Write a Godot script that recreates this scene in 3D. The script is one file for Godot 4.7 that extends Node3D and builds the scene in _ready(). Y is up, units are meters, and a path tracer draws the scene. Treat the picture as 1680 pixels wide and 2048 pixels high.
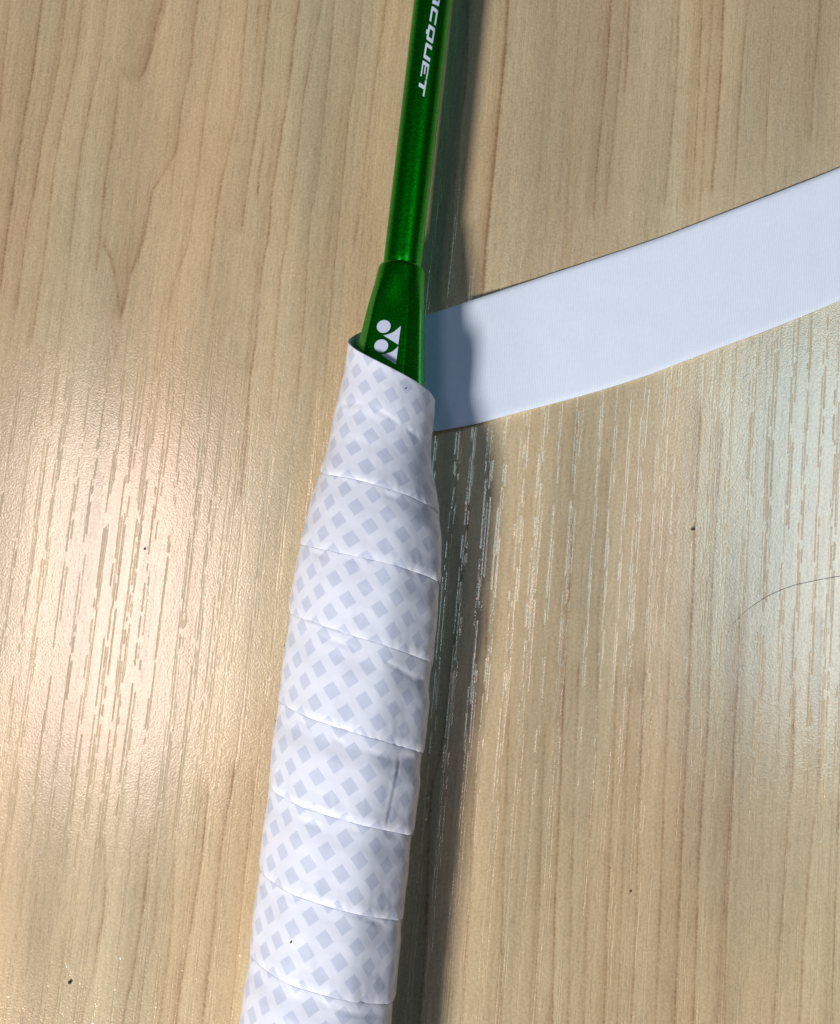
extends Node3D
# A racquet handle wound with white overgrip tape, lying on a wood-print table. Metres; +z points down the picture.

const MM := 0.001
const AXIS_X := -8.6          # where the racquet's axis crosses z = 0, mm
const YAW := 0.1086           # the racquet leans right at the top
const TILE := 240.0           # mm of table that one repeat of its pattern covers
const GRAIN := -0.0908        # direction of the wood grain
const TEX := 2048

var used := {}
var rough_noise := FastNoiseLite.new()


# ---------------------------------------------------------------- helpers
func numbered(called: String, parent: Node) -> String:
	var key := str(parent.get_instance_id()) + called
	used[key] = used.get(key, -1) + 1
	return called if used[key] == 0 else "%s_%03d" % [called, used[key]]


func put(called: String, m: Mesh, mat: Material, parent: Node = self) -> MeshInstance3D:
	var o := MeshInstance3D.new()
	o.name = numbered(called, parent)
	o.mesh = m
	o.material_override = mat
	o.cast_shadow = GeometryInstance3D.SHADOW_CASTING_SETTING_ON
	parent.add_child(o, true)
	return o


func tag(o: Node, label: String, category := "", group := "", kind := "") -> void:
	o.set_meta("label", label)
	if category: o.set_meta("category", category)
	if group: o.set_meta("group", group)
	if kind: o.set_meta("kind", kind)


# value at x of a smooth curve through knots [x0, y0, x1, y1, ...] with rising x
func curve(k: Array, x: float) -> float:
	var n := k.size() / 2
	if x <= k[0]: return k[1] + (x - k[0]) * (k[3] - k[1]) / (k[2] - k[0])
	if x >= k[2 * n - 2]: return k[2 * n - 1] + (x - k[2 * n - 2]) * (k[2 * n - 1] - k[2 * n - 3]) / (k[2 * n - 2] - k[2 * n - 4])
	var i := 0
	while x > k[2 * i + 2]: i += 1
	var h: float = k[2 * i + 2] - k[2 * i]
	var t: float = (x - k[2 * i]) / h
	var slope: float = (k[2 * i + 3] - k[2 * i + 1]) / h
	var m0 := slope
	var m1 := slope
	if i > 0: m0 = 0.5 * (slope + (k[2 * i + 1] - k[2 * i - 1]) / (k[2 * i] - k[2 * i - 2]))
	if i < n - 2: m1 = 0.5 * (slope + (k[2 * i + 5] - k[2 * i + 3]) / (k[2 * i + 4] - k[2 * i + 2]))
	var t2 := t * t
	var t3 := t2 * t
	return (2 * t3 - 3 * t2 + 1) * k[2 * i + 1] + (t3 - 2 * t2 + t) * h * m0 + (3 * t2 - 2 * t3) * k[2 * i + 3] + (t3 - t2) * h * m1


# a mesh over nu x nv points (v closed on itself if wrap), smooth normals, points in mm
func grid(P: PackedVector3Array, UV: PackedVector2Array, nu: int, nv: int, wrap: bool) -> ArrayMesh:
	var N := PackedVector3Array()
	N.resize(P.size())
	var I := PackedInt32Array()
	var last := nv if wrap else nv - 1
	for i in nu - 1:
		for j in last:
			var a := i * nv + j
			var b := i * nv + (j + 1) % nv
			var c := a + nv
			var d := b + nv
			var n1 := (P[c] - P[a]).cross(P[b] - P[a])
			var n2 := (P[c] - P[b]).cross(P[d] - P[b])
			N[a] += n1
			N[b] += n1 + n2
			N[c] += n1 + n2
			N[d] += n2
			I.append_array([a, b, c, b, d, c])
	for i in N.size():
		N[i] = N[i].normalized()
	var Q := PackedVector3Array()
	Q.resize(P.size())
	for i in P.size():
		Q[i] = P[i] * MM
	var arr := []
	arr.resize(Mesh.ARRAY_MAX)
	arr[Mesh.ARRAY_VERTEX] = Q
	arr[Mesh.ARRAY_NORMAL] = N
	arr[Mesh.ARRAY_TEX_UV] = UV
	arr[Mesh.ARRAY_INDEX] = I
	var m := ArrayMesh.new()
	m.add_surface_from_arrays(Mesh.PRIMITIVE_TRIANGLES, arr)
	return m


# ---------------------------------------------------------------- the racquet's shape (mm, local: x across, y up, s along the axis)
func axis_y(s: float) -> float:
	return 14.5 + 0.012 * (s - 15.0)


func shaft_r(s: float) -> float:
	var r := 3.72 + 0.0016 * (-48.0 - s)
	return r - 0.14 * exp(-maxf(-46.7 - s, 0.0) / 0.55)   # drawn in a little at the collar


# the cone cap: round at the collar, then a flat front, two sides and bevels, turned a little to the left
func cap_r(s: float, th: float) -> float:
	var r := 4.48 + 0.114 * (s + 46.4)
	if s < -45.8:
		var t := clampf((-45.8 - s) / 0.85, 0.0, 1.0)
		r -= 0.55 * (1.0 - sqrt(maxf(1.0 - t * t, 0.0)))
	var flat := smoothstep(-44.5, -37.0, s)
	if flat <= 0.0: return r
	var total := 0.0
	for f in [[101.0, 0.90], [52.0, 1.035], [150.0, 1.035], [8.0, 0.95], [194.0, 0.95], [-40.0, 1.03], [242.0, 1.03], [281.0, 0.90]]:
		total += pow(maxf(cos(th - deg_to_rad(f[0])) / f[1], 0.0), 36.0)
	return r * lerpf(1.0, pow(total, -1.0 / 36.0), flat)


func cap_point(th: float, s: float, lift: float) -> Vector3:
	var r := cap_r(s, th) + lift
	return Vector3(r * cos(th), axis_y(s) + r * sin(th), s)


# the same by x instead of angle, on the upper side
func cap_at_x(x: float, s: float, lift: float) -> Vector3:
	var lo := 0.2
	var hi := PI - 0.2
	for k in 26:
		var mid := 0.5 * (lo + hi)
		if cap_r(s, mid) * cos(mid) > x: lo = mid
		else: hi = mid
	return cap_point(lo, s, lift)


# ---------------------------------------------------------------- the overgrip tape: a strip wound in a helix; ph falls by TAU with every turn down the handle
const TOP_PH := 4.712389
const LOW := [-75.40, 174.6, -69.12, 160.2, -62.83, 145.7, -56.55, 131.3, -50.27, 117.0, -43.98, 102.6, -37.70, 88.5, -31.42, 74.6, -25.13, 60.1, -18.85, 45.7, -12.57, 29.7, -6.283, 14.7, -3.14, 9.3, 0.0, 1.7, 1.57, -1.6, 3.14, -5.0, 4.7124, -14.0]
const WIDTH := [-6.3, 25.0, -3.1, 24.8, 0.0, 22.2, 1.57, 22.8, 3.14, 26.1, 4.7124, 25.4]
const BASE := [-40.0, 8.5, -30.0, 8.6, -24.0, 8.75, -17.0, 9.45, -10.0, 9.75, -5.0, 10.8, 0.0, 11.85, 7.0, 12.95, 14.0, 13.55, 30.0, 13.7, 47.0, 13.65, 61.0, 13.4, 90.0, 13.25, 190.0, 13.2]
const THICK := 0.38


# how much of its thickness the strip keeps where it is pressed down, uneven along its length
func press(ph: float) -> float:
	return THICK * clampf(0.62 + 0.95 * rough_noise.get_noise_2d(ph * 4.0, 61.0), 0.38, 1.15)


func tape_width(ph: float) -> float:
	return 25.0 if ph < -6.3 else curve(WIDTH, ph)


# how far above its own lower edge the next turn comes to lie on the strip
func covered_from(ph: float, low: float) -> float:
	return 99.0 if ph + TAU > TOP_PH else low - curve(LOW, ph + TAU)


func tape_off(s: float) -> float:
	return 0.45 * smoothstep(-8.0, 6.0, s)


func tape_r(ph: float, s: float, low: float, cover: float) -> float:
	var d := low - s
	var r := curve(BASE, s)
	var over := 1.0 - smoothstep(8.6, 12.4, d)                     # lies on the turn below it
	r += press(ph) * over
	r -= 0.5 * smoothstep(cover + 0.1, cover + 1.1, d)               # pressed down under the turn above
	var wob := rough_noise.get_noise_3d(ph * 9.0, s * 1.1, 3.0) * 0.09 + rough_noise.get_noise_3d(ph * 30.0, s * 3.2, 40.0) * 0.05
	r += wob
	r += 0.02 * exp(-pow((d - 1.3) / 0.9, 2.0))                       # the edge stands up a little
	# small puckers that run into the overlapping edge
	r += 0.15 * exp(-d / 3.4) * rough_noise.get_noise_3d(ph * 55.0, d * 1.2, 90.0)
	r -= 0.12 * exp(-pow((d - 13.2 + 1.0 * sin(ph * 2.3)) / 0.45, 2.0)) * smoothstep(0.0, 0.5, rough_noise.get_noise_2d(ph * 22.0, 7.0) + 0.15)
	var th := fposmod(ph, TAU)
	if s > 44.0 and s < 60.0:                                         # the long crease
		var line := 0.775 + (s - 45.7) * 0.0092
		var off := (th - line) * 13.3
		r -= 0.11 * exp(-pow(off / 0.26, 2.0)) * smoothstep(45.0, 47.0, s) * (1.0 - smoothstep(56.0, 58.5, s))
		r += 0.12 * exp(-pow((off - 0.75) / 0.35, 2.0)) * smoothstep(45.0, 47.0, s) * (1.0 - smoothstep(56.0, 58.5, s))
	if s < -3.0:                                                      # the open rim stands away on the right, with a waist below it
		var across := exp(-pow((wrapf(th, -PI, PI) - 0.1) / 0.7, 2.0))
		r += across * (0.30 * exp(-pow((s + 21.0) / 3.2, 2.0)) - 0.15 * exp(-pow((s + 10.0) / 4.5, 2.0)))
	var oct := 0.013 * smoothstep(-4.0, 12.0, s)                      # eight soft facets of the handle below
	return r * (1.0 - oct * cos(8.0 * th))


# the outermost tape at an angle and a place on the axis
func tape_top(th: float, s: float) -> Vector3:
	var best := 0.0
	for k in range(-12, 1):
		var ph := th + TAU * k
		var low := curve(LOW, ph)
		if s <= low and s >= low - tape_width(ph):
			best = maxf(best, tape_r(ph, s, low, covered_from(ph, low)))
	return Vector3(tape_off(s) + best * cos(th), axis_y(s) + best * sin(th), s)


func tape_mesh() -> ArrayMesh:
	var steps := 2900
	var ds := PackedFloat32Array([0.0, 0.0045, 0.012, 0.028, 0.05])
	while ds[-1] < 0.985: ds.append(ds[-1] + 0.0175)
	ds.append(0.994)
	ds.append(1.0)
	var outer := ds.size()
	var inner := 14
	var nv := outer + inner
	var P := PackedVector3Array()
	var UV := PackedVector2Array()
	var along := 0.0
	for i in steps + 1:
		var ph := TOP_PH - (TOP_PH + 73.0) * i / steps
		var low := curve(LOW, ph)
		var w := tape_width(ph)
		var cover := covered_from(ph, low)
		if i > 0: along += (curve(BASE, low - 0.4 * w) + 0.4) * (TOP_PH + 73.0) / steps
		for j in nv:
			var q := ds[j] if j < outer else 1.0 - (j - outer + 0.5) / inner
			var s := low - q * w
			var r := tape_r(ph, s, low, cover)
			if j >= outer: r -= THICK
			elif j == 0: r -= 0.40 * press(ph) / THICK
			elif j == 1: r -= 0.33 * press(ph) / THICK
			elif j == 2: r -= 0.21 * press(ph) / THICK
			elif j == 3: r -= 0.09 * press(ph) / THICK
			elif j == outer - 1: r -= 0.25
			elif j == outer - 2: r -= 0.06
			P.append(Vector3(tape_off(s) + r * cos(ph), axis_y(s) + r * sin(ph), s))
			UV.append(Vector2(along / 5.85, q * w / 5.85))
	return grid(P, UV, steps + 1, nv, true)


const TAIL_TOP := [-7.0, -37.6, 1.02, -39.91, 11.29, -43.79, 21.73, -47.76, 37.39, -53.2, 51.03, -57.96, 61.58, -62.1, 75.39, -67.58, 88.22, -72.86, 120.0, -87.5, 180.0, -119.0]
const TAIL_LOW := [-7.0, -14.2, 3.01, -15.93, 11.12, -17.73, 19.84, -20.26, 36.78, -25.03, 47.09, -28.38, 57.46, -32.38, 74.15, -38.73, 86.78, -44.06, 118.0, -58.5, 178.0, -90.0]


func tail_mesh() -> ArrayMesh:
	# from under the handle out to the right along the table; world mm, turned into the racquet's own axes
	var back := Transform3D(Basis(Vector3.UP, -YAW), Vector3(AXIS_X, 0, 0)).affine_inverse()
	var nx := 190
	var rows := 26
	var nv := rows * 2
	var P := PackedVector3Array()
	var UV := PackedVector2Array()
	var far := 178.0
	for i in nx + 1:
		var t := float(i) / nx
		var x := -7.0 + (far + 7.0) * t
		var up := clampf((26.0 - x) / 34.0, 0.0, 1.0)
		var y := 0.9 + 3.6 * up * up * (3.0 - 2.0 * up)
		for j in nv:
			var top := j < rows
			var q := float(j) / (rows - 1) if top else 1.0 - float(j - rows) / (rows - 1)
			var z := lerpf(curve(TAIL_TOP, x), curve(TAIL_LOW, x), q)
			var edge := minf(q, 1.0 - q) * 26.0
			var yy := y + 0.12 * sin(x * 0.11 + q * 1.4) * smoothstep(10.0, 40.0, x) + 0.05 * rough_noise.get_noise_2d(x * 1.2, q * 30.0)
			# the lower edge lifts a hair over the table here and there
			yy += 0.25 * smoothstep(0.55, 0.0, q) * smoothstep(30.0, 70.0, x) * (0.6 + 0.4 * sin(x * 0.08))
			if top: yy -= 0.12 * exp(-edge / 0.25)
			else: yy -= 0.75 - 0.12 * exp(-edge / 0.25)
			P.append(back * Vector3(x, yy, z))
			UV.append(Vector2(x * 1.06 / 12.0, q * 26.5 / 12.0))
	return grid(P, UV, nx + 1, nv, true)


# ---------------------------------------------------------------- flat print laid on curved surfaces
func laid(outline: PackedVector2Array, onto: Callable, fineness: int) -> ArrayMesh:
	var st := SurfaceTool.new()
	st.begin(Mesh.PRIMITIVE_TRIANGLES)
	var tri := Geometry2D.triangulate_polygon(outline)
	var list: Array = []
	for k in range(0, tri.size(), 3):
		list.append([outline[tri[k]], outline[tri[k + 1]], outline[tri[k + 2]]])
	for n in fineness:
		var more: Array = []
		for t in list:
			var a: Vector2 = t[0]
			var b: Vector2 = t[1]
			var c: Vector2 = t[2]
			var ab := (a + b) / 2
			var bc := (b + c) / 2
			var ca := (c + a) / 2
			more.append_array([[a, ab, ca], [ab, b, bc], [ca, bc, c], [ab, bc, ca]])
		list = more
	for t in list:
		var p: Array = []
		for v in t: p.append((onto as Callable).call(v) * MM)
		if (p[2] - p[0]).cross(p[1] - p[0]).y < 0.0: p = [p[0], p[2], p[1]]
		for v in p: st.add_vertex(v)
	st.index()
	st.generate_normals()
	return st.commit()


# ---------------------------------------------------------------- textures
func noise_bytes(w: int, h: int, freq: float, seed_: int, octaves := 3) -> PackedByteArray:
	var n := FastNoiseLite.new()
	n.seed = seed_
	n.frequency = freq
	n.fractal_octaves = octaves
	n.noise_type = FastNoiseLite.TYPE_SIMPLEX_SMOOTH
	var im := n.get_image(w, h, false, false, true)
	im.convert(Image.FORMAT_L8)
	if w != TEX or h != TEX: im.resize(TEX, TEX, Image.INTERPOLATE_CUBIC)
	return im.get_data()


func grain_lines() -> Array:
	return [
		[-98.0, -102.8, -97.4, -86.7, -96.3, -73.2],   
		[-91.2, -103.4, -91.0, -85.0, -91.3, -75.9, -91.4, -61.4, -91.3, -45.8, -91.0, -36.3],   
		[-86.0, -103.9, -85.7, -93.5, -86.0, -82.1, -86.9, -72.4, -87.0, -61.8, -87.4, -54.0, -87.3, -42.6, -87.1, -32.3],   
		[-82.4, -104.2, -82.3, -90.4, -82.8, -82.3, -83.3, -72.2, -83.4, -61.0, -83.0, -50.0, -83.1, -26.3],   
		[-77.1, -104.7, -77.0, -90.9, -77.8, -80.5, -78.3, -72.6, -78.2, -59.3, -77.7, -46.1],   
		[-72.6, -90.1, -72.1, -76.5, -72.3, -65.9, -72.1, -57.6, -71.7, -42.3],   
		[-60.8, -82.1, -60.5, -73.1, -60.8, -68.6],   
		[-52.7, -106.9, -52.8, -97.6, -52.9, -91.9, -53.2, -83.9, -53.2, -76.0, -53.1, -68.2, -53.2, -60.4, -53.5, -51.6, -55.2, -43.8, -55.7, -39.5, -56.2, -35.1],   
		[-46.9, -100.5, -46.4, -84.5, -47.4, -72.1, -48.1, -64.2, -48.3, -52.1, -48.4, -40.1],   
		[-36.0, -108.4, -36.2, -101.5, -36.2, -94.6, -36.2, -86.6, -36.5, -79.8, -36.8, -71.9, -37.2, -64.1, -36.9, -54.2, -37.3, -50.7, -37.4, -42.2, -37.1, -30.5, -37.3, -24.1, -36.7, -14.7, -36.5, 2.9],   
		[-32.0, -97.2, -32.7, -86.9, -32.8, -77.9, -32.8, -70.0, -33.1, -62.3, -33.0, -53.5, -33.4, -50.2, -33.2, -39.4, -32.8, -28.7, -32.5, -14.0],   
		[-28.5, -109.1, -28.2, -97.6, -28.1, -86.2, -28.0, -77.2, -28.0, -67.1, -28.5, -60.5, -28.3, -51.5, -27.8, -42.0, -27.5, -31.3, -27.3, -17.6],   
		[-22.4, -109.7, -22.4, -101.6, -22.4, -91.3, -22.8, -84.4, -22.7, -74.3, -22.6, -66.5, -22.5, -56.6, -22.5, -52.0, -22.3, -42.5, -22.2, -32.9, -21.7, -21.3],   
		[-17.4, -110.1, -18.1, -87.1, -18.3, -78.1, -18.5, -64.7, -18.9, -52.4],   
		[-42.3, -107.9, -41.9, -84.9, -42.3, -73.6, -42.7, -53.7],   
		[-28.5, 50.0, -27.3, 62.5, -27.6, 73.3, -27.4, 81.5, -27.3, 89.3, -27.1, 100.5],   
		[-55.7, 65.9, -53.8, 83.2, -54.2, 88.2, -54.2, 92.7, -54.4, 96.2, -55.1, 99.4, -55.3, 103.4],   
		[-46.9, 65.1, -46.4, 73.2, -46.3, 79.7, -46.4, 85.0, -46.6, 89.9, -46.8, 94.9, -47.4, 99.5, -47.6, 103.1],   
		[-36.4, 54.6, -36.3, 61.5, -36.1, 70.2, -36.4, 78.0, -36.7, 84.1, -37.1, 90.5, -37.4, 97.2, -37.4, 102.2],   
		[-31.9, 50.3, -31.8, 57.4, -32.5, 65.9, -32.6, 75.5, -32.3, 82.7, -32.4, 90.1, -32.4, 100.1],   
		[-44.0, 74.3, -43.9, 80.2, -43.7, 87.3, -44.5, 92.6, -44.8, 102.1],   
		[-41.4, 70.3, -41.1, 75.0, -40.4, 85.6, -40.5, 98.1],   
		[-60.8, 86.1, -60.4, 98.1, -60.9, 104.3],   
		[8.8, -112.5, 9.1, -101.0, 8.9, -89.6, 8.8, -78.3, 8.7, -67.2, 8.6, -56.2, 9.0, -44.3],   
		[30.9, -114.5, 31.0, -104.1, 30.9, -91.6, 30.5, -81.4, 30.5, -71.4, 30.5, -63.6],   
		[33.7, -94.1, 33.6, -87.3, 33.1, -74.9, 33.0, -65.0],   
		[45.4, -115.8, 45.8, -104.3, 45.8, -91.8, 45.4, -76.1, 45.1, -67.2],   
		[55.0, -116.7, 55.3, -102.3, 55.2, -85.3, 54.9, -71.4],   
		[60.4, -117.2, 59.9, -106.8, 59.6, -91.3, 59.6, -77.3, 59.4, -71.2],   
		[65.8, -116.0, 65.8, -106.1, 65.6, -89.1, 65.6, -76.8],   
		[75.6, -109.3, 75.2, -98.4, 75.1, -84.3],   
		[0.1, -111.7, 1.3, -94.5, 0.9, -83.2, 0.9, -70.9, 1.1, -56.6, 1.1, -44.6],   
		[50.6, -104.8, 50.8, -96.2, 50.9, -82.1, 51.0, -67.7],   
		[9.7, -5.4, 9.8, 1.7, 9.4, 14.4, 9.0, 25.4, 8.8, 36.7, 8.1, 49.0, 7.4, 52.6, 7.7, 66.9, 8.5, 80.8, 8.6, 92.3],   
		[15.2, 6.4, 15.1, 16.4, 15.5, 26.3, 15.4, 44.0, 15.7, 59.0, 16.5, 77.8, 16.8, 95.6],   
		[30.5, -27.1, 30.3, -15.5, 30.7, -2.8, 31.2, 14.9, 31.4, 27.3, 31.8, 39.5, 32.1, 46.8, 32.5, 62.2, 32.8, 72.9, 33.8, 92.3],   
		[37.1, -16.2, 37.3, -3.4, 37.3, 4.4, 37.3, 16.8, 38.0, 29.2, 38.7, 46.2, 38.6, 52.2, 38.7, 64.0, 39.2, 78.0, 39.8, 92.6],   
		[55.4, -30.4, 55.3, -19.9, 55.4, -5.0, 55.8, 7.6, 56.0, 22.6, 56.4, 37.3, 56.4, 47.2, 56.6, 62.4, 56.8, 75.0, 57.1, 90.2],   
		[59.8, -26.6, 59.7, -4.4, 59.6, 7.3, 59.9, 22.2, 60.3, 36.9, 60.1, 47.8, 60.0, 62.1, 60.4, 78.4, 60.7, 91.3],   
		[65.4, 11.9, 65.7, 24.2, 65.6, 41.3, 65.8, 47.3, 65.8, 61.6, 66.0, 74.2, 66.5, 88.4],   
		[76.1, 10.9, 76.5, 25.7, 77.4, 43.8, 76.8, 53.5, 76.7, 67.6, 76.3, 79.3, 75.9, 90.8],   
		[81.8, 10.4, 82.0, 22.7, 82.3, 39.9, 82.4, 45.8, 81.5, 60.1, 81.1, 71.9, 80.9, 88.1],   
		[28.2, 37.0, 28.7, 50.7, 29.3, 62.9, 30.1, 81.2, 30.6, 94.4],   
		[34.0, 24.7, 35.0, 50.1, 35.4, 62.0, 36.3, 80.6, 36.9, 94.7],   
		[41.6, 24.0, 42.4, 49.4, 42.8, 66.0, 43.2, 80.0, 43.6, 92.3],   
		[44.0, 18.8, 45.0, 49.2, 45.4, 65.8, 45.9, 79.7, 46.2, 92.6],   
		[47.1, 23.5, 47.7, 48.9, 48.3, 69.3, 48.8, 84.1, 48.9, 93.6],   
		[51.9, 21.1, 52.5, 50.9, 53.0, 67.4, 53.3, 83.7, 53.5, 93.2],   
		[20.7, 30.9, 21.8, 53.7, 22.6, 72.6, 23.9, 91.3],   
		[86.7, 45.3, 86.7, 63.3, 87.0, 86.5],
	]


var dark := PackedFloat32Array()


# one growth ring: sharp on one side, fading to the other (side -1: fades left), points [x, y, ...] in mm of the grain's frame
func draw_ring(pts: Array, strength: float, fade: float, side: float, core: float, rng: RandomNumberGenerator) -> void:
	var n := pts.size() / 2
	var flipped: Array = []
	for i in n: flipped.append_array([pts[2 * i + 1], pts[2 * i]])
	var y0: float = pts[1]
	var y1: float = pts[2 * n - 1]
	var px := TILE / TEX
	var phase := rng.randf() * 40.0
	if y0 < -93.0: y0 = -140.0
	if y1 > 84.0: y1 = 140.0
	for row in range(int((y0 + 126.0) / px), int((y1 + 126.0) / px) + 1):
		if row < 0 or row >= TEX: continue
		var y := row * px - 126.0
		var x := curve(flipped, y) + 0.10 * rough_noise.get_noise_2d(y * 4.0, phase * 9.0) + 0.05 * rough_noise.get_noise_2d(y * 16.0, phase)
		var a := strength * smoothstep(0.0, 5.0, y - y0) * smoothstep(0.0, 4.0, y1 - y)
		a *= 0.85 + 0.45 * rough_noise.get_noise_2d(y * 0.9, phase * 3.0)
		var speck := clampf(0.75 + 0.9 * rough_noise.get_noise_2d(y * 14.0, phase * 5.0), 0.25, 1.4)
		var reach := fade * 3.2
		for c in range(int((x - reach + 120.0) / px), int((x + reach + 120.0) / px) + 1):
			var d := (c * px - 120.0 - x) * side
			var v := 0.0
			if d > 0.0: v = 0.46 * exp(-d / fade) * minf(d / 0.15 + 0.5, 1.0)
			else: v = 0.42 * exp(d / 0.14)
			v += 0.75 * speck * exp(-pow(d / core, 2.0))
			dark[row * TEX + posmod(c, TEX)] += a * v


func wood_albedo() -> ImageTexture:
	var rng := RandomNumberGenerator.new()
	rng.seed = 11
	dark.resize(TEX * TEX)
	dark.fill(0.0)
	var given := grain_lines()
	var at := PackedFloat32Array()
	for k in given.size():
		var l: Array = given[k]
		var strong := rng.randf_range(0.42, 0.66)
		if k in [1, 9, 17, 18, 19, 23, 24, 27, 33, 35, 37, 38]: strong = 0.85
		draw_ring(l, strong, rng.randf_range(0.8, 2.2), -1.0, rng.randf_range(0.16, 0.30), rng)
		if k == 23: draw_ring(l, 0.5, 0.9, -1.0, 0.6, rng)
		for q in range(1, l.size(), 2): at.append(l[q - 1] + l[q] * 1000.0)
	# cathedral tips
	draw_ring([-65.1, -112.0, -65.3, -105.8, -66.0, -101.1, -66.4, -95.3, -67.0, -90.6, -67.7, -88.3, -69.0, -85.6], 0.55, 2.4, -1.0, 0.3, rng)
	draw_ring([-73.4, -91.9, -71.8, -88.9, -70.5, -87.2, -69.2, -85.4], 0.5, 1.6, 1.0, 0.35, rng)
	draw_ring([-57.5, -112.0, -57.8, -106.4, -57.8, -99.5, -57.5, -92.6, -57.8, -88.0, -58.4, -81.2, -58.3, -74.4, -58.5, -71.6, -59.7, -68.7, -61.1, -65.2, -62.2, -62.9, -62.4, -58.5, -62.8, -53.0, -63.5, -48.3, -64.5, -44.6, -64.7, -40.8, -65.1, -37.5, -65.8, -33.1], 0.6, 2.0, -1.0, 0.32, rng)
	draw_ring([-71.9, -53.1, -70.8, -50.0, -69.0, -46.9, -67.6, -42.7, -66.5, -38.5, -65.8, -33.3], 0.5, 1.4, 1.0, 0.35, rng)
	draw_ring([-65.3, -100.0, -67.0, -90.0, -69.0, -85.0], 0.5, 3.4, -1.0, 0.1, rng)
	draw_ring([-62.6, -56.0, -64.5, -44.0, -65.8, -33.0], 0.42, 3.2, -1.0, 0.1, rng)
	# short dark flecks
	draw_ring([-44.4, -103.0, -44.3, -100.7, -44.2, -95.0], 0.6, 0.3, -1.0, 0.16, rng)
	draw_ring([-40.2, -77.0, -40.1, -73.3, -40.3, -69.4, -40.0, -61.1], 0.75, 0.3, -1.0, 0.22, rng)
	draw_ring([35.0, -105.9, 35.1, -102.2, 35.1, -97.6, 35.0, -91.6], 0.85, 0.3, -1.0, 0.22, rng)
	# quieter rings between those
	for k in 190:
		var x := rng.randf_range(-120.0, 120.0)
		var y := rng.randf_range(-126.0, 60.0)
		var len := rng.randf_range(25.0, 110.0)
		var far := true
		for v in at:
			var vy := roundf(v / 1000.0)
			if absf(vy - y - len * 0.5) < len * 0.5 and absf(v - vy * 1000.0 - x) < 1.1: far = false
		if not far: continue
		var drift := rng.randf_range(-0.02, 0.02)
		draw_ring([x, y, x + drift * len * 0.5 + rng.randf_range(-0.3, 0.3), y + len * 0.5, x + drift * len, minf(y + len, 114.0)], rng.randf_range(0.08, 0.26), rng.randf_range(0.4, 1.8), -1.0, rng.randf_range(0.12, 0.26), rng)
	var bands := noise_bytes(160, 20, 0.06, 3, 3)
	var hue := noise_bytes(96, 24, 0.07, 21, 3)
	var streak := noise_bytes(1024, 40, 0.16, 5, 3)
	var fleck := noise_bytes(2048, 220, 0.22, 8, 2)
	var mott := noise_bytes(TEX, TEX, 0.16, 13, 2)
	var warm := PackedFloat32Array()                                  # the left boards of the print are pinker
	for c in TEX: warm.append(0.022 * (1.0 - smoothstep(0.05, 0.55, c / float(TEX))))
	var out := PackedByteArray()
	out.resize(TEX * TEX * 3)
	for i in TEX * TEX:
		var f := (fleck[i] - 128) * 0.0007
		if f > -0.04: f *= 0.3
		var g := 1.0 + (bands[i] - 128) * 0.00062 + (streak[i] - 128) * 0.0003 + f + (mott[i] - 128) * 0.0005
		var w := (hue[i] - 128) * 0.00034 + warm[i % TEX]
		var k := minf(dark[i], 0.95)
		var o := 3 * i
		out[o] = int(clampf(255.0 * (g + w * 0.55) * (.895 - k * 0.20), 0.0, 255.0))
		out[o + 1] = int(clampf(255.0 * (g - w * 0.2) * (.80 - k * 0.235), 0.0, 255.0))
		out[o + 2] = int(clampf(255.0 * (g - w * 0.5) * (.63 - k * 0.225), 0.0, 255.0))
	dark.resize(0)
	var im := Image.create_from_data(TEX, TEX, false, Image.FORMAT_RGB8, out)
	return ImageTexture.create_from_image(im)


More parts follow.
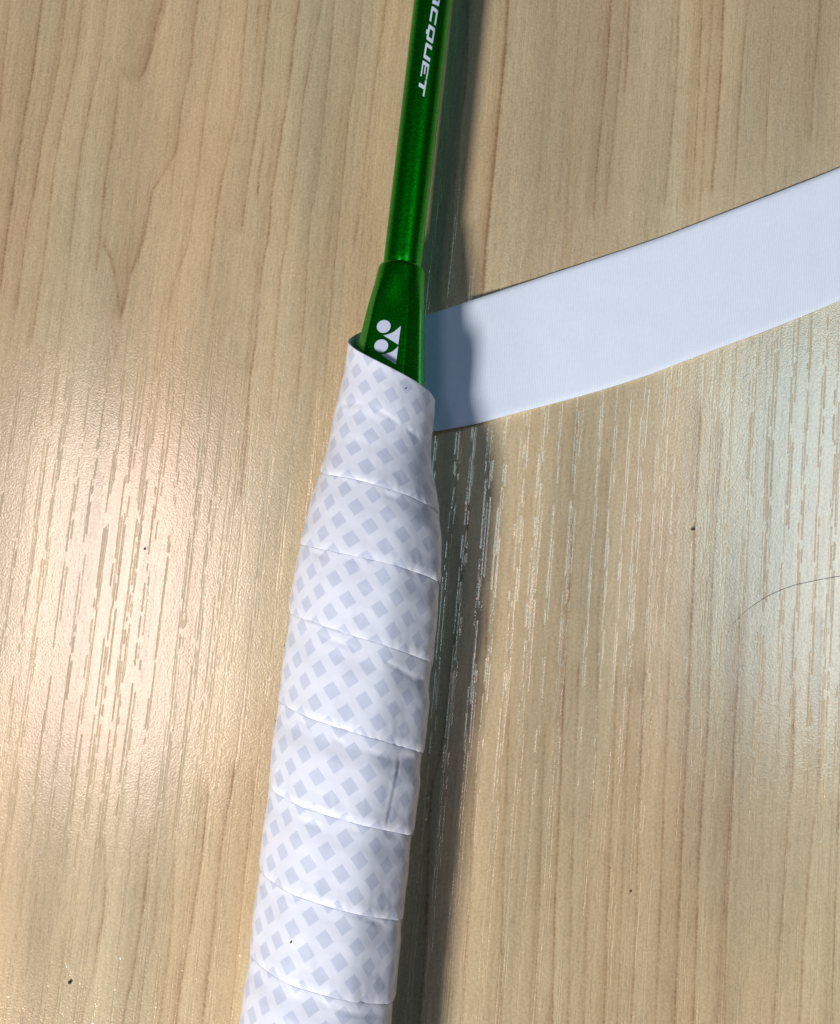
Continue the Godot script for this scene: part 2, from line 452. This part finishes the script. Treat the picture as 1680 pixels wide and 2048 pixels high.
# the pressed pores of the laminate: clusters of short dashes along the grain, over a fine orange peel
func wood_height() -> ImageTexture:
	var rng := RandomNumberGenerator.new()
	rng.seed = 5
	var fine := noise_bytes(TEX, TEX, 0.24, 31, 2)
	var broad := noise_bytes(1024, 1024, 0.11, 32, 2)
	var out := PackedByteArray()
	out.resize(TEX * TEX)
	for i in TEX * TEX:
		out[i] = clampi(int(212.0 + (fine[i] - 128) * 0.22 + (broad[i] - 128) * 0.08), 0, 255)
	var px := TILE / TEX
	var x := -120.0
	while x < 120.0:
		x += rng.randf_range(2.7, 4.6)
		var phase := rng.randf() * 300.0
		var cols := rng.randi_range(2, 5)
		for c in cols:
			var cx := x + (c - (cols - 1) * 0.5) * rng.randf_range(0.28, 0.55)
			var y := -126.0 - rng.randf() * 8.0
			while y < 114.0:
				var len := rng.randf_range(1.5, 6.0) if rng.randf() < 0.45 else rng.randf_range(6.0, 20.0)
				var jx := cx + rng.randf_range(-0.18, 0.18)
				var deep := rng.randf_range(70.0, 175.0)
				var wide := rng.randf_range(0.046, 0.08)
				for row in range(maxi(int((y + 126.0) / px), 0), mini(int((y + len + 126.0) / px), TEX)):
					var yy := row * px - 126.0
					var xx := jx + 0.22 * rough_noise.get_noise_2d(yy * 0.2, phase) + 0.05 * rough_noise.get_noise_2d(yy * 22.0, phase + c * 50.0)
					var a := deep * smoothstep(0.0, 0.5, yy - y) * smoothstep(0.0, 0.5, y + len - yy) * (0.85 + 0.5 * rough_noise.get_noise_2d(yy * 30.0, c * 31.0 + phase))
					for q in range(int((xx - 0.34 + 120.0) / px), int((xx + 0.34 + 120.0) / px) + 1):
						var d := (q * px - 120.0 - xx) / wide
						var at := row * TEX + posmod(q, TEX)
						out[at] = mini(out[at], int(clampf(212.0 - a / (1.0 + d * d * d * d), 4.0, 255.0)) if d * d < 3.0 else 255)
				y += len + (rng.randf_range(0.3, 2.0) if rng.randf() < 0.6 else rng.randf_range(2.0, 12.0))
	return ImageTexture.create_from_image(Image.create_from_data(TEX, TEX, false, Image.FORMAT_L8, out))


# the printed squares of the tape's film; one tile is 5.85 mm and holds two squares
func film_texture() -> ImageTexture:
	var n := 512
	var mot := FastNoiseLite.new()
	mot.seed = 4
	mot.frequency = 0.03
	var out := PackedByteArray()
	out.resize(n * n * 3)
	for y in n:
		for x in n:
			var a := absf(fposmod((x + y) / float(n), 1.0) - 0.5)
			var b := absf(fposmod((x - y) / float(n), 1.0) - 0.5)
			var edge := mot.get_noise_2d(x * 3.0, y * 3.0) * 0.008
			var k := 1.0 - smoothstep(0.252, 0.308, maxf(a, b) + edge)
			k *= 0.92 + 0.16 * mot.get_noise_2d(x * 5.0, y * 0.8)
			var c := Color(0.93, 0.945, 0.98).lerp(Color(0.825, 0.85, 0.91), k)
			var o := 3 * (y * n + x)
			out[o] = int(c.r * 255.0)
			out[o + 1] = int(c.g * 255.0)
			out[o + 2] = int(c.b * 255.0)
	return ImageTexture.create_from_image(Image.create_from_data(n, n, false, Image.FORMAT_RGB8, out))


# woven backing of the tape: fine ribs across, each broken into threads; one tile is 12 mm
func weave_texture(height: bool) -> ImageTexture:
	var n := 512
	var mot := FastNoiseLite.new()
	mot.seed = 9
	mot.frequency = 0.02
	var out := PackedByteArray()
	out.resize(n * n * 3)
	for y in n:
		for x in n:
			var col := x * 22.0 / n + 0.25 * sin(TAU * y * 2.0 / n)
			var rowp := y * 30.0 / n + 0.5 * (int(floor(col)) % 2)
			var h := 0.5 + 0.5 * cos(TAU * col) * 0.65 + 0.17 * cos(TAU * rowp) + 0.25 * mot.get_noise_2d(x * 6.0, y * 2.0)
			var c := Color.WHITE * clampf(h, 0.0, 1.0) if height else Color(0.905, 0.938, 0.98) * (0.972 + 0.03 * h + 0.012 * mot.get_noise_2d(x * 0.9, y * 0.9))
			var o := 3 * (y * n + x)
			out[o] = clampi(int(c.r * 255.0), 0, 255)
			out[o + 1] = clampi(int(c.g * 255.0), 0, 255)
			out[o + 2] = clampi(int(c.b * 255.0), 0, 255)
	return ImageTexture.create_from_image(Image.create_from_data(n, n, false, Image.FORMAT_RGB8, out))


# metal flakes under green lacquer; one tile is 9 mm
func flake_texture() -> ImageTexture:
	var n := 512
	var cell := FastNoiseLite.new()
	cell.seed = 17
	cell.noise_type = FastNoiseLite.TYPE_CELLULAR
	cell.cellular_return_type = FastNoiseLite.RETURN_CELL_VALUE
	cell.frequency = 0.08
	var out := PackedByteArray()
	out.resize(n * n * 3)
	for y in n:
		for x in n:
			var v := 0.5 + 0.5 * cell.get_noise_2d(x, y)
			var bright := pow(v, 6.0)
			var c := Color(0.02 + 0.30 * bright, 0.54 + 0.28 * v + 0.24 * bright, 0.05 + 0.26 * bright)
			var o := 3 * (y * n + x)
			out[o] = clampi(int(c.r * 255.0), 0, 255)
			out[o + 1] = clampi(int(c.g * 255.0), 0, 255)
			out[o + 2] = clampi(int(c.b * 255.0), 0, 255)
	return ImageTexture.create_from_image(Image.create_from_data(n, n, false, Image.FORMAT_RGB8, out))


func plain(c: Color, rough: float, spec := 0.5) -> StandardMaterial3D:
	var m := StandardMaterial3D.new()
	m.albedo_color = c
	m.roughness = rough
	m.metallic_specular = spec
	return m


# ---------------------------------------------------------------- lamps
func lamp(called: String, at: Vector3, aim: Vector3, size: Vector2, energy: float, color: Color) -> void:
	var l := AreaLight3D.new()
	l.name = called
	l.area_size = size
	l.area_normalize_energy = true
	l.light_energy = energy
	l.light_color = color.linear_to_srgb()
	l.shadow_enabled = true
	l.area_range = 8.0
	add_child(l)
	l.look_at_from_position(at, aim, Vector3(0, 0, -1))


func _ready() -> void:
	# camera, close above the table and tipped 7.5 degrees
	var cam := Camera3D.new()
	cam.name = "camera"
	cam.fov = 50.0
	cam.near = 0.01
	cam.far = 20.0
	add_child(cam)
	cam.look_at_from_position(Vector3(0, 0.2201, 0.02898), Vector3.ZERO, Vector3(0, 0, -1))
	cam.current = true

	# a dim room, no sky
	var env := Environment.new()
	env.background_mode = Environment.BG_COLOR
	env.background_color = Color(.002, .005, .009).linear_to_srgb()
	env.tonemap_mode = Environment.TONE_MAPPER_LINEAR
	env.tonemap_exposure = 1.0
	env.sdfgi_enabled = true
	env.ssao_enabled = true
	env.ssil_enabled = true
	var we := WorldEnvironment.new()
	we.name = "world_environment"
	we.environment = env
	add_child(we)

	# three ceiling lamps: the one that throws the shadow, the one mirrored at the left, the cool one mirrored at the right
	lamp("ceiling_lamp", Vector3(-0.75, 1.2, 1.0), Vector3.ZERO, Vector2(0.2, 0.2), 3.45, Color(1.0, 0.975, 0.98))
	lamp("left_lamp", Vector3(-0.505, 1.6, -0.06), Vector3.ZERO, Vector2(0.26, 0.55), 0.185, Color(1.0, 0.95, 1.2))
	lamp("right_lamp", Vector3(0.78, 1.6, -0.20), Vector3.ZERO, Vector2(0.5, 0.7), 0.35, Color(0.36, 0.64, 1.0))

	rough_noise.seed = 2
	rough_noise.frequency = 0.1
	rough_noise.fractal_octaves = 2

	build_table()
	build_racquet()
	build_tape()
	build_specks()


func build_table() -> void:
	var relief := wood_height()
	var m := StandardMaterial3D.new()
	m.albedo_texture = wood_albedo()
	m.roughness = .20
	m.metallic = 0.26
	m.metallic_specular = .72
	m.clearcoat_enabled = true
	m.clearcoat = 0.9
	m.clearcoat_roughness = .20
	m.clearcoat_texture = relief
	m.heightmap_enabled = true
	m.heightmap_texture = relief
	m.heightmap_scale = .010
	m.heightmap_flip_texture = false
	# the top is laid out along the grain; its print is mirrored from one repeat to the next
	var st := SurfaceTool.new()
	st.begin(Mesh.PRIMITIVE_TRIANGLES)
	var g := Vector2(sin(GRAIN), cos(GRAIN))
	var r := Vector2(g.y, -g.x)
	var thick := Vector3(0, -25.0, 0)
	for a in 3:
		for b in 3:
			var x0 := -360.0 + TILE * a
			var y0 := -366.0 + TILE * b
			var p: Array = []
			var uv: Array = []
			for k in [Vector2(0, 0), Vector2(1, 0), Vector2(1, 1), Vector2(0, 1)]:
				var flat: Vector2 = r * (x0 + TILE * k.x) + g * (y0 + TILE * k.y)
				p.append(Vector3(flat.x, 0, flat.y))
				uv.append(Vector2(k.x if a == 1 else 1.0 - k.x, k.y if b == 1 else 1.0 - k.y))
			for q in [0, 1, 2, 0, 2, 3]:
				st.set_normal(Vector3.UP)
				st.set_uv(uv[q])
				st.add_vertex(p[q] * MM)
	var c: Array = []
	for k in [Vector2(-360, -366), Vector2(360, -366), Vector2(360, 354), Vector2(-360, 354)]:
		var flat: Vector2 = r * k.x + g * k.y
		c.append(Vector3(flat.x, 0, flat.y))
	var faces := [[c[3] + thick, c[2] + thick, c[1] + thick, c[0] + thick]]
	for k in 4: faces.append([c[(k + 1) % 4], c[k], c[k] + thick, c[(k + 1) % 4] + thick])
	for f in faces:
		var n: Vector3 = (f[2] - f[0]).cross(f[1] - f[0]).normalized()
		for q in [0, 1, 2, 0, 2, 3]:
			var p: Vector3 = f[q]
			st.set_normal(n)
			st.set_uv(Vector2(p.x + p.y, p.z + p.y) / TILE)
			st.add_vertex(p * MM)
	var o := put("table", st.commit(), m)
	tag(o, "pale maple wood grain table top with fine pressed pores", "table", "", "structure")


func build_racquet() -> void:
	var root := Node3D.new()
	root.name = "racquet"
	add_child(root)
	root.position = Vector3(AXIS_X, 0, 0) * MM
	root.rotation.y = -YAW
	tag(root, "badminton racquet with glossy green shaft and cone cap lying on the wooden table", "racquet")

	var green := StandardMaterial3D.new()
	green.albedo_texture = flake_texture()
	green.albedo_color = Color(1.0, 1.0, 1.0).linear_to_srgb()
	green.metallic = 1.0
	green.metallic_specular = 0.3
	green.roughness = 0.37
	green.clearcoat_enabled = true
	green.clearcoat = 0.2
	green.clearcoat_roughness = 0.08
	var white := plain(Color(0.60, 0.65, 0.79).linear_to_srgb(), 0.4)

	# shaft, with a little flare where it enters the cap
	var P := PackedVector3Array()
	var UV := PackedVector2Array()
	var rows := PackedFloat32Array([-45.5, -46.4, -46.7, -46.9, -47.1, -47.3, -47.5, -47.8, -48.1, -48.5, -49.0, -50.0, -52.0])
	while rows[-1] > -255.0: rows.append(rows[-1] - 6.0)
	for s in rows:
		for j in 48:
			var th := TAU * j / 48.0
			var r := shaft_r(s)
			P.append(Vector3(r * cos(th), axis_y(s) + r * sin(th), s))
			UV.append(Vector2(th * r / 9.0, s / 9.0))
	for j in 48:
		P.append(Vector3(0, axis_y(rows[-1]), rows[-1]))
		UV.append(Vector2.ZERO)
	var shaft := put("shaft", grid(P, UV, rows.size() + 1, 48, true), green, root)
	letters(shaft, white)

	# cone cap
	P.clear()
	UV.clear()
	var ends := PackedFloat32Array([-46.6, -46.56, -46.45, -46.3, -46.1, -45.8, -45.5, -45.2, -44.7])
	while ends[-1] < 4.0: ends.append(ends[-1] + 0.8)
	for j in 120:                                                    # the collar's inner edge
		var th := TAU * j / 120.0
		P.append(Vector3(3.6 * cos(th), axis_y(-46.1) + 3.6 * sin(th), -46.1))
		UV.append(Vector2(th * 5.5 / 9.0, -46.1 / 9.0))
	for s in ends:
		for j in 120:
			var th := TAU * j / 120.0
			P.append(cap_point(th, s, 0.0))
			UV.append(Vector2(th * 5.5 / 9.0, s / 9.0))
	var cap := put("cone_cap", grid(P, UV, ends.size() + 1, 120, true), green, root)
	emblem(cap, white)

	# the wooden handle under the tape, with its butt cap past the picture's lower edge
	var wood := plain(Color(0.42, 0.30, 0.18).linear_to_srgb(), 0.6)
	var black := plain(Color(0.03, 0.03, 0.03).linear_to_srgb(), 0.45)
	P.clear()
	UV.clear()
	for s in [2.0, 8.0, 40.0, 80.0, 120.0, 168.0, 168.2]:
		for j in 32:
			var th := TAU * j / 32.0
			var r: float = 10.0 if s == 2.0 else (0.5 if s > 168.1 else 11.6)
			P.append(Vector3(r * cos(th), axis_y(s) + r * sin(th), s))
			UV.append(Vector2(j / 32.0, s / 40.0))
	var handle := put("handle", grid(P, UV, 7, 32, true), wood, root)
	P.clear()
	UV.clear()
	for e in [[166.0, 11.0], [168.0, 13.4], [174.5, 13.9], [176.5, 13.2], [177.3, 11.6], [177.5, 0.2]]:
		for j in 48:
			var th := TAU * j / 48.0
			var r: float = e[1] * (1.0 - 0.012 * cos(8.0 * th))
			P.append(Vector3(r * cos(th), axis_y(e[0]) + r * sin(th), e[0]))
			UV.append(Vector2(j / 48.0, e[0] / 40.0))
	put("butt_cap", grid(P, UV, 6, 48, true), black, handle)


# white slanted capitals printed along the shaft; u runs down the shaft from the start of the first letter in mm, v up the letter from 0 to 1
func letters(shaft: Node3D, ink: Material) -> void:
	var glyphs := {
		"R": [[[0, 0], [0.62, 0], [0.62, 1], [0, 1]], [[0.62, 0.78], [2.3, 0.78], [2.6, 1], [0.62, 1]], [[2.0, 0.5], [2.75, 0.5], [2.75, 0.9], [2.3, 0.78]], [[0.62, 0.36], [2.4, 0.36], [2.75, 0.56], [0.62, 0.56]], [[1.7, 0.4], [2.3, 0], [2.95, 0], [2.3, 0.4]]],
		"A": [[[0, 0], [0.65, 0], [1.55, 1], [0.95, 1]], [[0.95, 1], [0.95, 0.8], [2.3, 0.8], [2.3, 1]], [[1.8, 0.9], [2.2, 0], [2.85, 0], [2.5, 1]], [[0.75, 0.22], [2.1, 0.22], [2.1, 0.42], [0.95, 0.42]]],
		"C": [[[0, 0.12], [0.12, 0], [0.66, 0.2], [0.66, 0.8], [0.12, 1], [0, 0.9]], [[0.12, 0], [2.75, 0], [2.75, 0.26], [0.6, 0.26]], [[0.6, 0.76], [2.75, 0.76], [2.75, 1], [0.12, 1]]],
		"Q": [[[0, 0.12], [0.12, 0], [0.66, 0.2], [0.66, 0.8], [0.12, 1], [0, 0.9]], [[0.12, 0], [2.65, 0], [2.3, 0.26], [0.6, 0.26]], [[0.6, 0.78], [2.3, 0.78], [2.65, 1], [0.12, 1]], [[2.1, 0.2], [2.65, 0], [2.78, 0.12], [2.78, 0.9], [2.65, 1], [2.1, 0.8]], [[1.05, -0.2], [1.85, -0.2], [1.75, 0.1], [1.1, 0.1]]],
		"U": [[[0, 0.12], [0.12, 0], [0.64, 0.2], [0.64, 1], [0, 1]], [[0.12, 0], [2.65, 0], [2.3, 0.26], [0.6, 0.26]], [[2.1, 0.2], [2.65, 0], [2.78, 0.12], [2.78, 1], [2.12, 1]]],
		"E": [[[0, 0], [0.60, 0], [0.60, 1], [0, 1]], [[0.60, 0], [2.75, 0], [2.75, 0.18], [0.60, 0.18]], [[0.60, 0.41], [2.1, 0.41], [2.1, 0.59], [0.60, 0.59]], [[0.60, 0.82], [2.7, 0.82], [2.7, 1], [0.60, 1]]],
		"T": [[[1.05, 0], [1.72, 0], [1.72, 0.8], [1.05, 0.8]], [[0, 0.77], [2.85, 0.77], [2.85, 1], [0, 1]]],
	}
	var u0 := -107.73
	var text := "RACQUET"
	var starts := [0.0, 3.35, 6.6, 9.93, 13.2, 16.45, 19.35]
	for k in text.length():
		var st := SurfaceTool.new()
		st.begin(Mesh.PRIMITIVE_TRIANGLES)
		for poly in glyphs[text[k]]:
			var pts := PackedVector2Array()
			for p in poly: pts.append(Vector2(u0 + 1.194 * (starts[k] + p[0]) + 0.74 * p[1], p[1]))
			var onto := func(q: Vector2) -> Vector3:
				var arc := 0.12 - 0.043 * (q.x - u0 - 8.0) + 1.40 * q.y
				var r := shaft_r(q.x) + 0.025
				var th := PI / 2 - arc / shaft_r(q.x)
				return Vector3(r * cos(th), axis_y(q.x) + r * sin(th), q.x)
			st.append_from(laid(pts, onto, 2), 0, Transform3D())
		put("letter", st.commit(), ink, shaft)


# two discs and two wedges with a hollow upper edge
func emblem(cap: Node3D, ink: Material) -> void:
	var onto := func(q: Vector2) -> Vector3: return cap_at_x(q.x, q.y, 0.03)
	for c in [Vector2(-1.81, -32.81), Vector2(-1.82, -28.89)]:
		var pts := PackedVector2Array()
		for k in 40: pts.append(c + Vector2(1.31, 0).rotated(TAU * k / 40.0))
		put("emblem_disc", laid(pts, onto, 2), ink, cap)
	put("emblem_wedge", laid(PackedVector2Array([Vector2(-1.68, -31.02), Vector2(-1.2, -31.13), Vector2(-0.81, -31.29), Vector2(-0.17, -31.59), Vector2(0.24, -31.87), Vector2(0.56, -32.19), Vector2(1.06, -32.72), Vector2(1.41, -33.11), Vector2(1.35, -29.32)]), onto, 3), ink, cap)
	put("emblem_wedge", laid(PackedVector2Array([Vector2(-1.7, -27.17), Vector2(-1.2, -27.26), Vector2(-0.71, -27.39), Vector2(0.15, -27.74), Vector2(0.55, -28.02), Vector2(0.88, -28.34), Vector2(1.38, -29.02), Vector2(1.35, -25.32)]), onto, 3), ink, cap)


func build_tape() -> void:
	var root := Node3D.new()
	root.name = "grip_tape"
	add_child(root)
	root.position = Vector3(AXIS_X, 0, 0) * MM
	root.rotation.y = -YAW
	tag(root, "white overgrip tape wound in a spiral round the handle, loose end out to the right", "grip tape")
	var film := StandardMaterial3D.new()
	film.albedo_texture = film_texture()
	film.roughness = 0.36
	film.metallic_specular = 0.5
	film.rim_enabled = true
	film.rim = 0.15
	var wound := put("wound_strip", tape_mesh(), film, root)
	wound.set_meta("label", "spiral winding printed with a lattice of small grey squares")
	var cloth := StandardMaterial3D.new()
	cloth.albedo_texture = weave_texture(false)
	cloth.heightmap_enabled = true
	cloth.heightmap_texture = weave_texture(true)
	cloth.heightmap_scale = 0.0017
	cloth.roughness = 0.75
	cloth.metallic_specular = 0.35
	var loose := put("loose_end", tail_mesh(), cloth, root)
	loose.set_meta("label", "flat loose end showing its plain woven backing")


func speck_mesh(size: float, seed_: int) -> ArrayMesh:
	var rng := RandomNumberGenerator.new()
	rng.seed = seed_
	var P := PackedVector3Array()
	var UV := PackedVector2Array()
	for i in 7:
		for j in 9:
			var el := PI * i / 6.0
			var r := size * (0.5 if i == 0 or i == 6 else rng.randf_range(0.32, 0.62))
			var az := TAU * j / 9.0
			P.append(Vector3(r * sin(el) * cos(az), size * 0.32 + 0.32 * size * cos(el), r * 0.8 * sin(el) * sin(az)))
			UV.append(Vector2.ZERO)
	return grid(P, UV, 7, 9, true)


func build_specks() -> void:
	var dirt := plain(Color(0.07, 0.05, 0.042).linear_to_srgb(), 0.8)
	for d in [
		[Vector3(-55.4, 0, 7.5), 0.55, "tiny round black dirt speck left of the wound handle"],
		[Vector3(55.0, 0, 3.5), 0.85, "dark brown crumb of dirt right of the handle, above the hair"],
		[Vector3(-67.0, 0, 90.8), 0.78, "black dirt crumb near the lower left corner of the table"],
		[Vector3(40.7, 0, 74.0), 0.45, "faint dark dust grain on the wood right of the lower handle"],
	]:
		var o := put("dirt_speck", speck_mesh(d[1], int(d[1] * 100.0)), dirt)
		o.position = d[0] * MM
		tag(o, d[2], "dirt", "specks of dirt")
	for d in [
		[112.0, 77.5, 0.42, "small black dirt speck on the lower part of the wound tape, near its middle"],
		[172.0, 28.5, 0.36, "tiny dark speck at the left edge of the wound tape, upper of two there"],
		[169.0, 42.2, 0.3, "tiny dark speck at the left edge of the wound tape, lower of two there"],
		[66.0, -20.5, 0.32, "tiny dark speck on the tape below its open rim"],
	]:
		var at := Transform3D(Basis(Vector3.UP, -YAW), Vector3(AXIS_X, 0, 0)) * tape_top(deg_to_rad(d[0]), d[1])
		var o := put("dirt_speck", speck_mesh(d[2], int(d[0])), dirt)
		o.position = at * MM
		o.rotation = Vector3(0, -YAW, 0)
		o.rotate_object_local(Vector3(0, 0, 1), deg_to_rad(d[0] - 90.0))
		tag(o, d[3], "dirt", "specks of dirt")
	# the hair
	var path := [62.3, 22.7, 63.9, 21.0, 66.0, 19.3, 69.6, 17.0, 74.1, 15.1, 79.2, 13.9, 84.3, 13.0, 92.3, 12.4, 104.0, 13.4]
	var P := PackedVector3Array()
	var UV := PackedVector2Array()
	var n := 70
	for i in n + 1:
		var x := 62.3 + (104.0 - 62.3) * i / n
		var z := curve(path, x)
		var tz := (curve(path, x + 0.2) - z) / 0.2
		var side := Vector3(-tz, 0, 1).normalized()
		var r := 0.048 * minf(1.0, 0.35 + i * 0.06)
		for j in 6:
			var a := TAU * j / 6.0
			P.append(Vector3(x, 0.09 + r * sin(a), z) + side * r * cos(a))
			UV.append(Vector2.ZERO)
	var hair := put("hair", grid(P, UV, n + 1, 6, true), plain(Color(0.09, 0.07, 0.055).linear_to_srgb(), 0.5))
	tag(hair, "single short dark curved hair lying on the table near its right edge", "hair")
